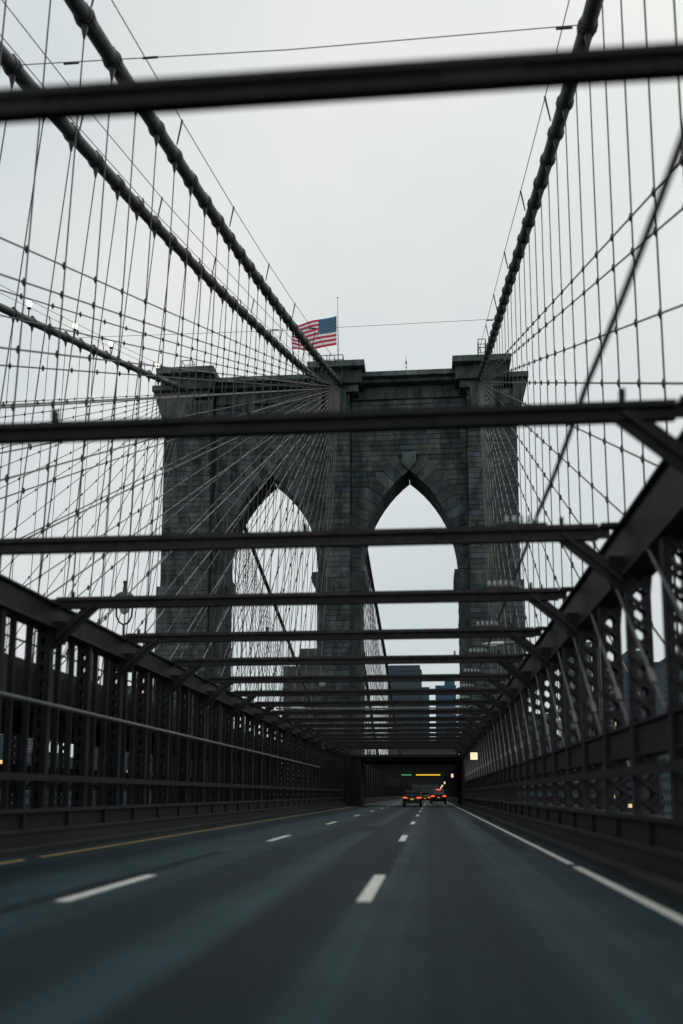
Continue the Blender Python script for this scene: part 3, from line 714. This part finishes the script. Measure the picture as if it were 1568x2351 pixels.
prom_lamp(-15.6, 45, 11.35, 'hooded lantern on the promenade at the left, seen against the sky')
prom_lamp(-9.0, 76, 11.1, 'hooded lantern seen in front of the centre pier of the tower')

# ------------------------------------------------------------------ vehicles
def vehicle(x, y, name, label, paint, w=2.0, h=1.72, ln=4.6, suv=True, high=False):
    t = thing(name, (x, y, 0), label, 'car'); hw = w/2
    def ring(z, a, y0, y1):
        out = []
        for k in range(24):
            an = 2*math.pi*k/24; cx, sy = math.cos(an), math.sin(an); e = .28
            px = a*math.copysign(abs(cx)**e, cx); py = math.copysign(abs(sy)**e, sy)
            out.append((x+px, (y0+y1)/2+y+py*(y1-y0)/2, z))
        return out
    bl = .58*h
    body = MB().loft([ring(.30, hw*.88, .08, ln-.1), ring(.36, hw*.96, .02, ln-.02), ring(.62, hw, 0, ln), ring(bl-.08, hw*.985, .04, ln-.02), ring(bl, hw*.95, .08, ln-.06)]).build('body', paint, t, smooth=True)
    y1 = ln*.72 if suv else ln*.66
    yr = .12 if suv else .75
    MB().loft([ring(bl-.02, hw*.93, yr-.02, y1+.55), ring(h-.16, hw*.78, yr+(.18 if suv else .6), y1-.35), ring(h-.05, hw*.74, yr+(.24 if suv else .7), y1-.5), ring(h, hw*.62, yr+.45, y1-.75)]).build('cabin', paint, t, smooth=True)
    # rear window follows the slope of the cabin back
    za, zb2 = bl+.08, h-.2; ya, yb = y+yr-.06, y+yr+(.18 if suv else .6)-.05
    MB().add([(x-hw*.80, ya, za), (x+hw*.80, ya, za), (x+hw*.66, yb, zb2), (x-hw*.66, yb, zb2), (x-hw*.80, ya+.06, za), (x+hw*.80, ya+.06, za), (x+hw*.66, yb+.06, zb2), (x-hw*.66, yb+.06, zb2)],
        [(0,1,2,3),(4,7,6,5),(0,4,5,1),(1,5,6,2),(2,6,7,3),(3,7,4,0)]).build('rear_window', 'carglass', t)
    for s in (-1, 1):
        xs = x+s*hw*.895
        MB().add([(x+s*hw*.945, y+yr+.5, za), (x+s*hw*.945, y+y1+.2, za), (x+s*hw*.80, y+y1-.4, zb2), (x+s*hw*.80, y+yr+.6, zb2), (x+s*hw*.9, y+yr+.5, za), (x+s*hw*.9, y+y1+.2, za), (x+s*hw*.76, y+y1-.4, zb2), (x+s*hw*.76, y+yr+.6, zb2)],
            [(0,1,2,3),(4,7,6,5),(0,4,5,1),(1,5,6,2),(2,6,7,3),(3,7,4,0)]).build('side_window', 'carglass', t)
        # L-shaped tail lamp wrapping the corner
        zt = bl-.12
        tl = MB().box(min(x+s*hw*.48, x+s*hw*.93), max(x+s*hw*.48, x+s*hw*.93), y-.035, y+.06, zt-.05, zt+.05)
        tl.box(min(x+s*hw*.68, x+s*hw*.93), max(x+s*hw*.68, x+s*hw*.93), y-.04, y+.06, zt-.02, zt+.13 if high else zt+.09).build('tail_lamp', 'tail', t)
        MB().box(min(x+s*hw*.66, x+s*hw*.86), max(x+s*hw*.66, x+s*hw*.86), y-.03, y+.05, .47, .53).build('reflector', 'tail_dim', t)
        MB().tube([(x+s*hw*.97, y+yr+.9+1.6, bl+.08), (x+s*(hw+.16), y+yr+.85+1.6, bl+.12)], [.03, .08], 6).build('mirror', paint, t)
        for yw in (.82, ln-.85):
            wh = MB().tube([(x+s*(hw-.24), y+yw, .36), (x+s*(hw-.23), y+yw, .36), (x+s*(hw-.02), y+yw, .36), (x+s*(hw-.01), y+yw, .36)], [.33, .36, .36, .33], 18).build('wheel', 'tyre', t)
            MB().tube([(x+s*(hw-.03), y+yw, .36), (x+s*(hw+.005), y+yw, .36)], [.24, .22], 12).build('rim', 'rim', wh)
    MB().box(x-hw*.86, x+hw*.86, y-.06, y+.10, .33, .56).build('rear_bumper', 'black', t)
    MB().box(x-.17, x+.17, y-.045, y+.02, bl-.34, bl-.22).build('licence_plate', 'plate', t)
    if high: MB().box(x-(.26 if high else .18), x+(.26 if high else .18), yb-.09, yb+.02, h-.13, h-.07 if not high else h+.02).build('brake_light', 'tail' if high else 'tail_dim', t)
vehicle(-2.05, 100, 'car', 'large black car with red tail lights in the middle lane at the portal', 'carpaint', 2.08, 1.78)
vehicle(1.0, 124, 'car', 'dark car with a bright high brake light ahead in the right lane', 'carpaint2', 2.1, 1.95, high=True)
vehicle(-.95, 146, 'car', 'small car half hidden behind the black car, red lights only', 'carpaint', 1.85, 1.5, suv=False)

# ------------------------------------------------------------------ far buildings
def building(label, x0, x1, y0, z1, m, dep=30, fl=3.4, bay=3.0, lit=.05, seed=1, tiers=None, z0=-38, name='tower_block'):
    rnd = random.Random(seed)
    t = thing(name, ((x0+x1)/2, y0, z0), label, 'building')
    w = MB().box(x0, x1, y0, y0+dep, z0, z1).build('wall', m, t)
    MB().box(x0-.25, x1+.25, y0-.25, y0+dep+.25, z1, z1+.8).build('roof_coping', m, t)
    if tiers:
        for a, c, zz in tiers:
            q = x0+(x1-x0)*a; r = x0+(x1-x0)*c
            MB().box(q, r, y0+2, y0+dep*.7, z1+.8, zz).build('roof_house', m, t)
    d = MB(); e = MB(); ncx = max(2, int((x1-x0)/bay)); nf = max(2, int(min(z1+8, z1-z0-4)/fl))
    sides = [('f', x0, x1)]
    for f in range(nf):
        z = z1-2.2-fl*f
        for k in range(ncx):
            wv = (x1-x0)/ncx; xa = x0+wv*(k+.18); xb = x0+wv*(k+.82)
            (e if rnd.random() < lit*.5 else d).box(xa, xb, y0-.06, y0+.02, z-fl*.45, z)
        xs = x0 if (x0+x1) > 0 else x1; sg = -1 if (x0+x1) > 0 else 1
        nd = max(2, int(dep/bay))
        for k in range(nd):
            ya = y0+dep/nd*(k+.2); yb = y0+dep/nd*(k+.8)
            (e if rnd.random() < lit*.4 else d).box(min(xs, xs+sg*.06), max(xs, xs+sg*.06), ya, yb, z-fl*.45, z)
    d.build('windows', 'b_win', t, kind='stuff')
    if e.v: e.build('lit_windows', 'litwin', t, kind='stuff')
building('dark slate block with flat top seen through the right arch', -27.6, -5.4, 600, 82, 'b_slate', seed=2, tiers=[(.0, .96, 86)], lit=.02)
building('lower wing right of the slate block, seen through the right arch', -5.2, -.4, 598, 70, 'b_blue', seed=3, lit=.03)
building('blue glass block at the right edge of the right arch', 4.5, 20, 700, 83, 'b_blue', seed=4, tiers=[(.45, .95, 88)], lit=.02)
building('brown block with teal penthouse seen through the left arch', -73, -47, 450, 64, 'b_brick', seed=5, tiers=[(.3, .8, 74)], lit=.02, bay=3.6)
building('teal block with lit windows at the right edge beyond the truss', 107.5, 140, 420, 62, 'b_teal', seed=6, lit=.10)
building('dark stepped block seen through the right lattice posts', 78, 96, 380, 54, 'b_slate', seed=7, lit=.05, tiers=[(.2, .75, 60)])
building('pale narrow block near the right tower pier', 60, 70, 400, 66, 'b_pale', seed=8, lit=.06)
building('distant grey block seen low at the left beyond the truss', -176, -156, 500, 61, 'b_slate', seed=9, lit=.03)
rn = random.Random(11)
kinds = ['b_slate', 'b_teal', 'b_brick', 'b_pale']
words = {'b_slate': 'slate grey', 'b_teal': 'teal grey', 'b_brick': 'brown', 'b_pale': 'pale grey'}
for i in range(16):
    y = 190+i*16+rn.uniform(-5, 5); x = 42+(i % 5)*13+y*.10; wd = rn.uniform(11, 19); m = kinds[i % 4]
    building('low %s shore building glimpsed between the right truss rails, %s nearest' % (words[m], ordn(i)), x, x+wd, y, rn.uniform(-14, 14)+(y-190)*.10, m, dep=rn.uniform(14, 24), seed=20+i, lit=.06, name='shore_building')
    bpy.data.objects[[o.name for o in bpy.data.objects if o.name.startswith('shore_building')][-1]]['group'] = 'shore buildings on the right'
for i in range(10):
    y = 170+i*26; x = -70-(i % 4)*22-y*.22; wd = rn.uniform(14, 24); m = kinds[(i+1) % 4]
    building('low %s shore building glimpsed through the left truss, %s nearest' % (words[m], ordn(i)), x-wd, x, y, rn.uniform(-8, 22), m, dep=20, seed=60+i, lit=.04, name='shore_building')
    bpy.data.objects[[o.name for o in bpy.data.objects if o.name.startswith('shore_building')][-1]]['group'] = 'shore buildings on the left'

rn = random.Random(5)
for i in range(30):                                    # distant skyline across the view
    az = -29+i*1.62; dist = rn.uniform(640, 1100); hgt = rn.uniform(70, 150)/2100*dist*(1.25 if az > 4 else 1.)
    if -17 < az < 2: hgt *= .6
    x = math.tan(R(az))*dist; wd = dist*rn.uniform(.030, .045); m = kinds[rn.randrange(3)]
    building('distant %s skyline block %s, %s from the left' % (words[m], 'right of the road' if az > 3 else 'left of the road' if az < -14 else 'behind the tower arches', ordn(i)), x-wd/2, x+wd/2, dist, hgt, m, dep=40, seed=100+i, lit=.03, name='skyline_block', bay=5)
    bpy.data.objects[[o.name for o in bpy.data.objects if o.name.startswith('skyline_block')][-1]]['group'] = 'distant skyline blocks'
building('dark brick block closing the view at the far end of the covered road', -16, 14, YEND+40, 24, 'b_brick', seed=300, lit=0, name='end_building')
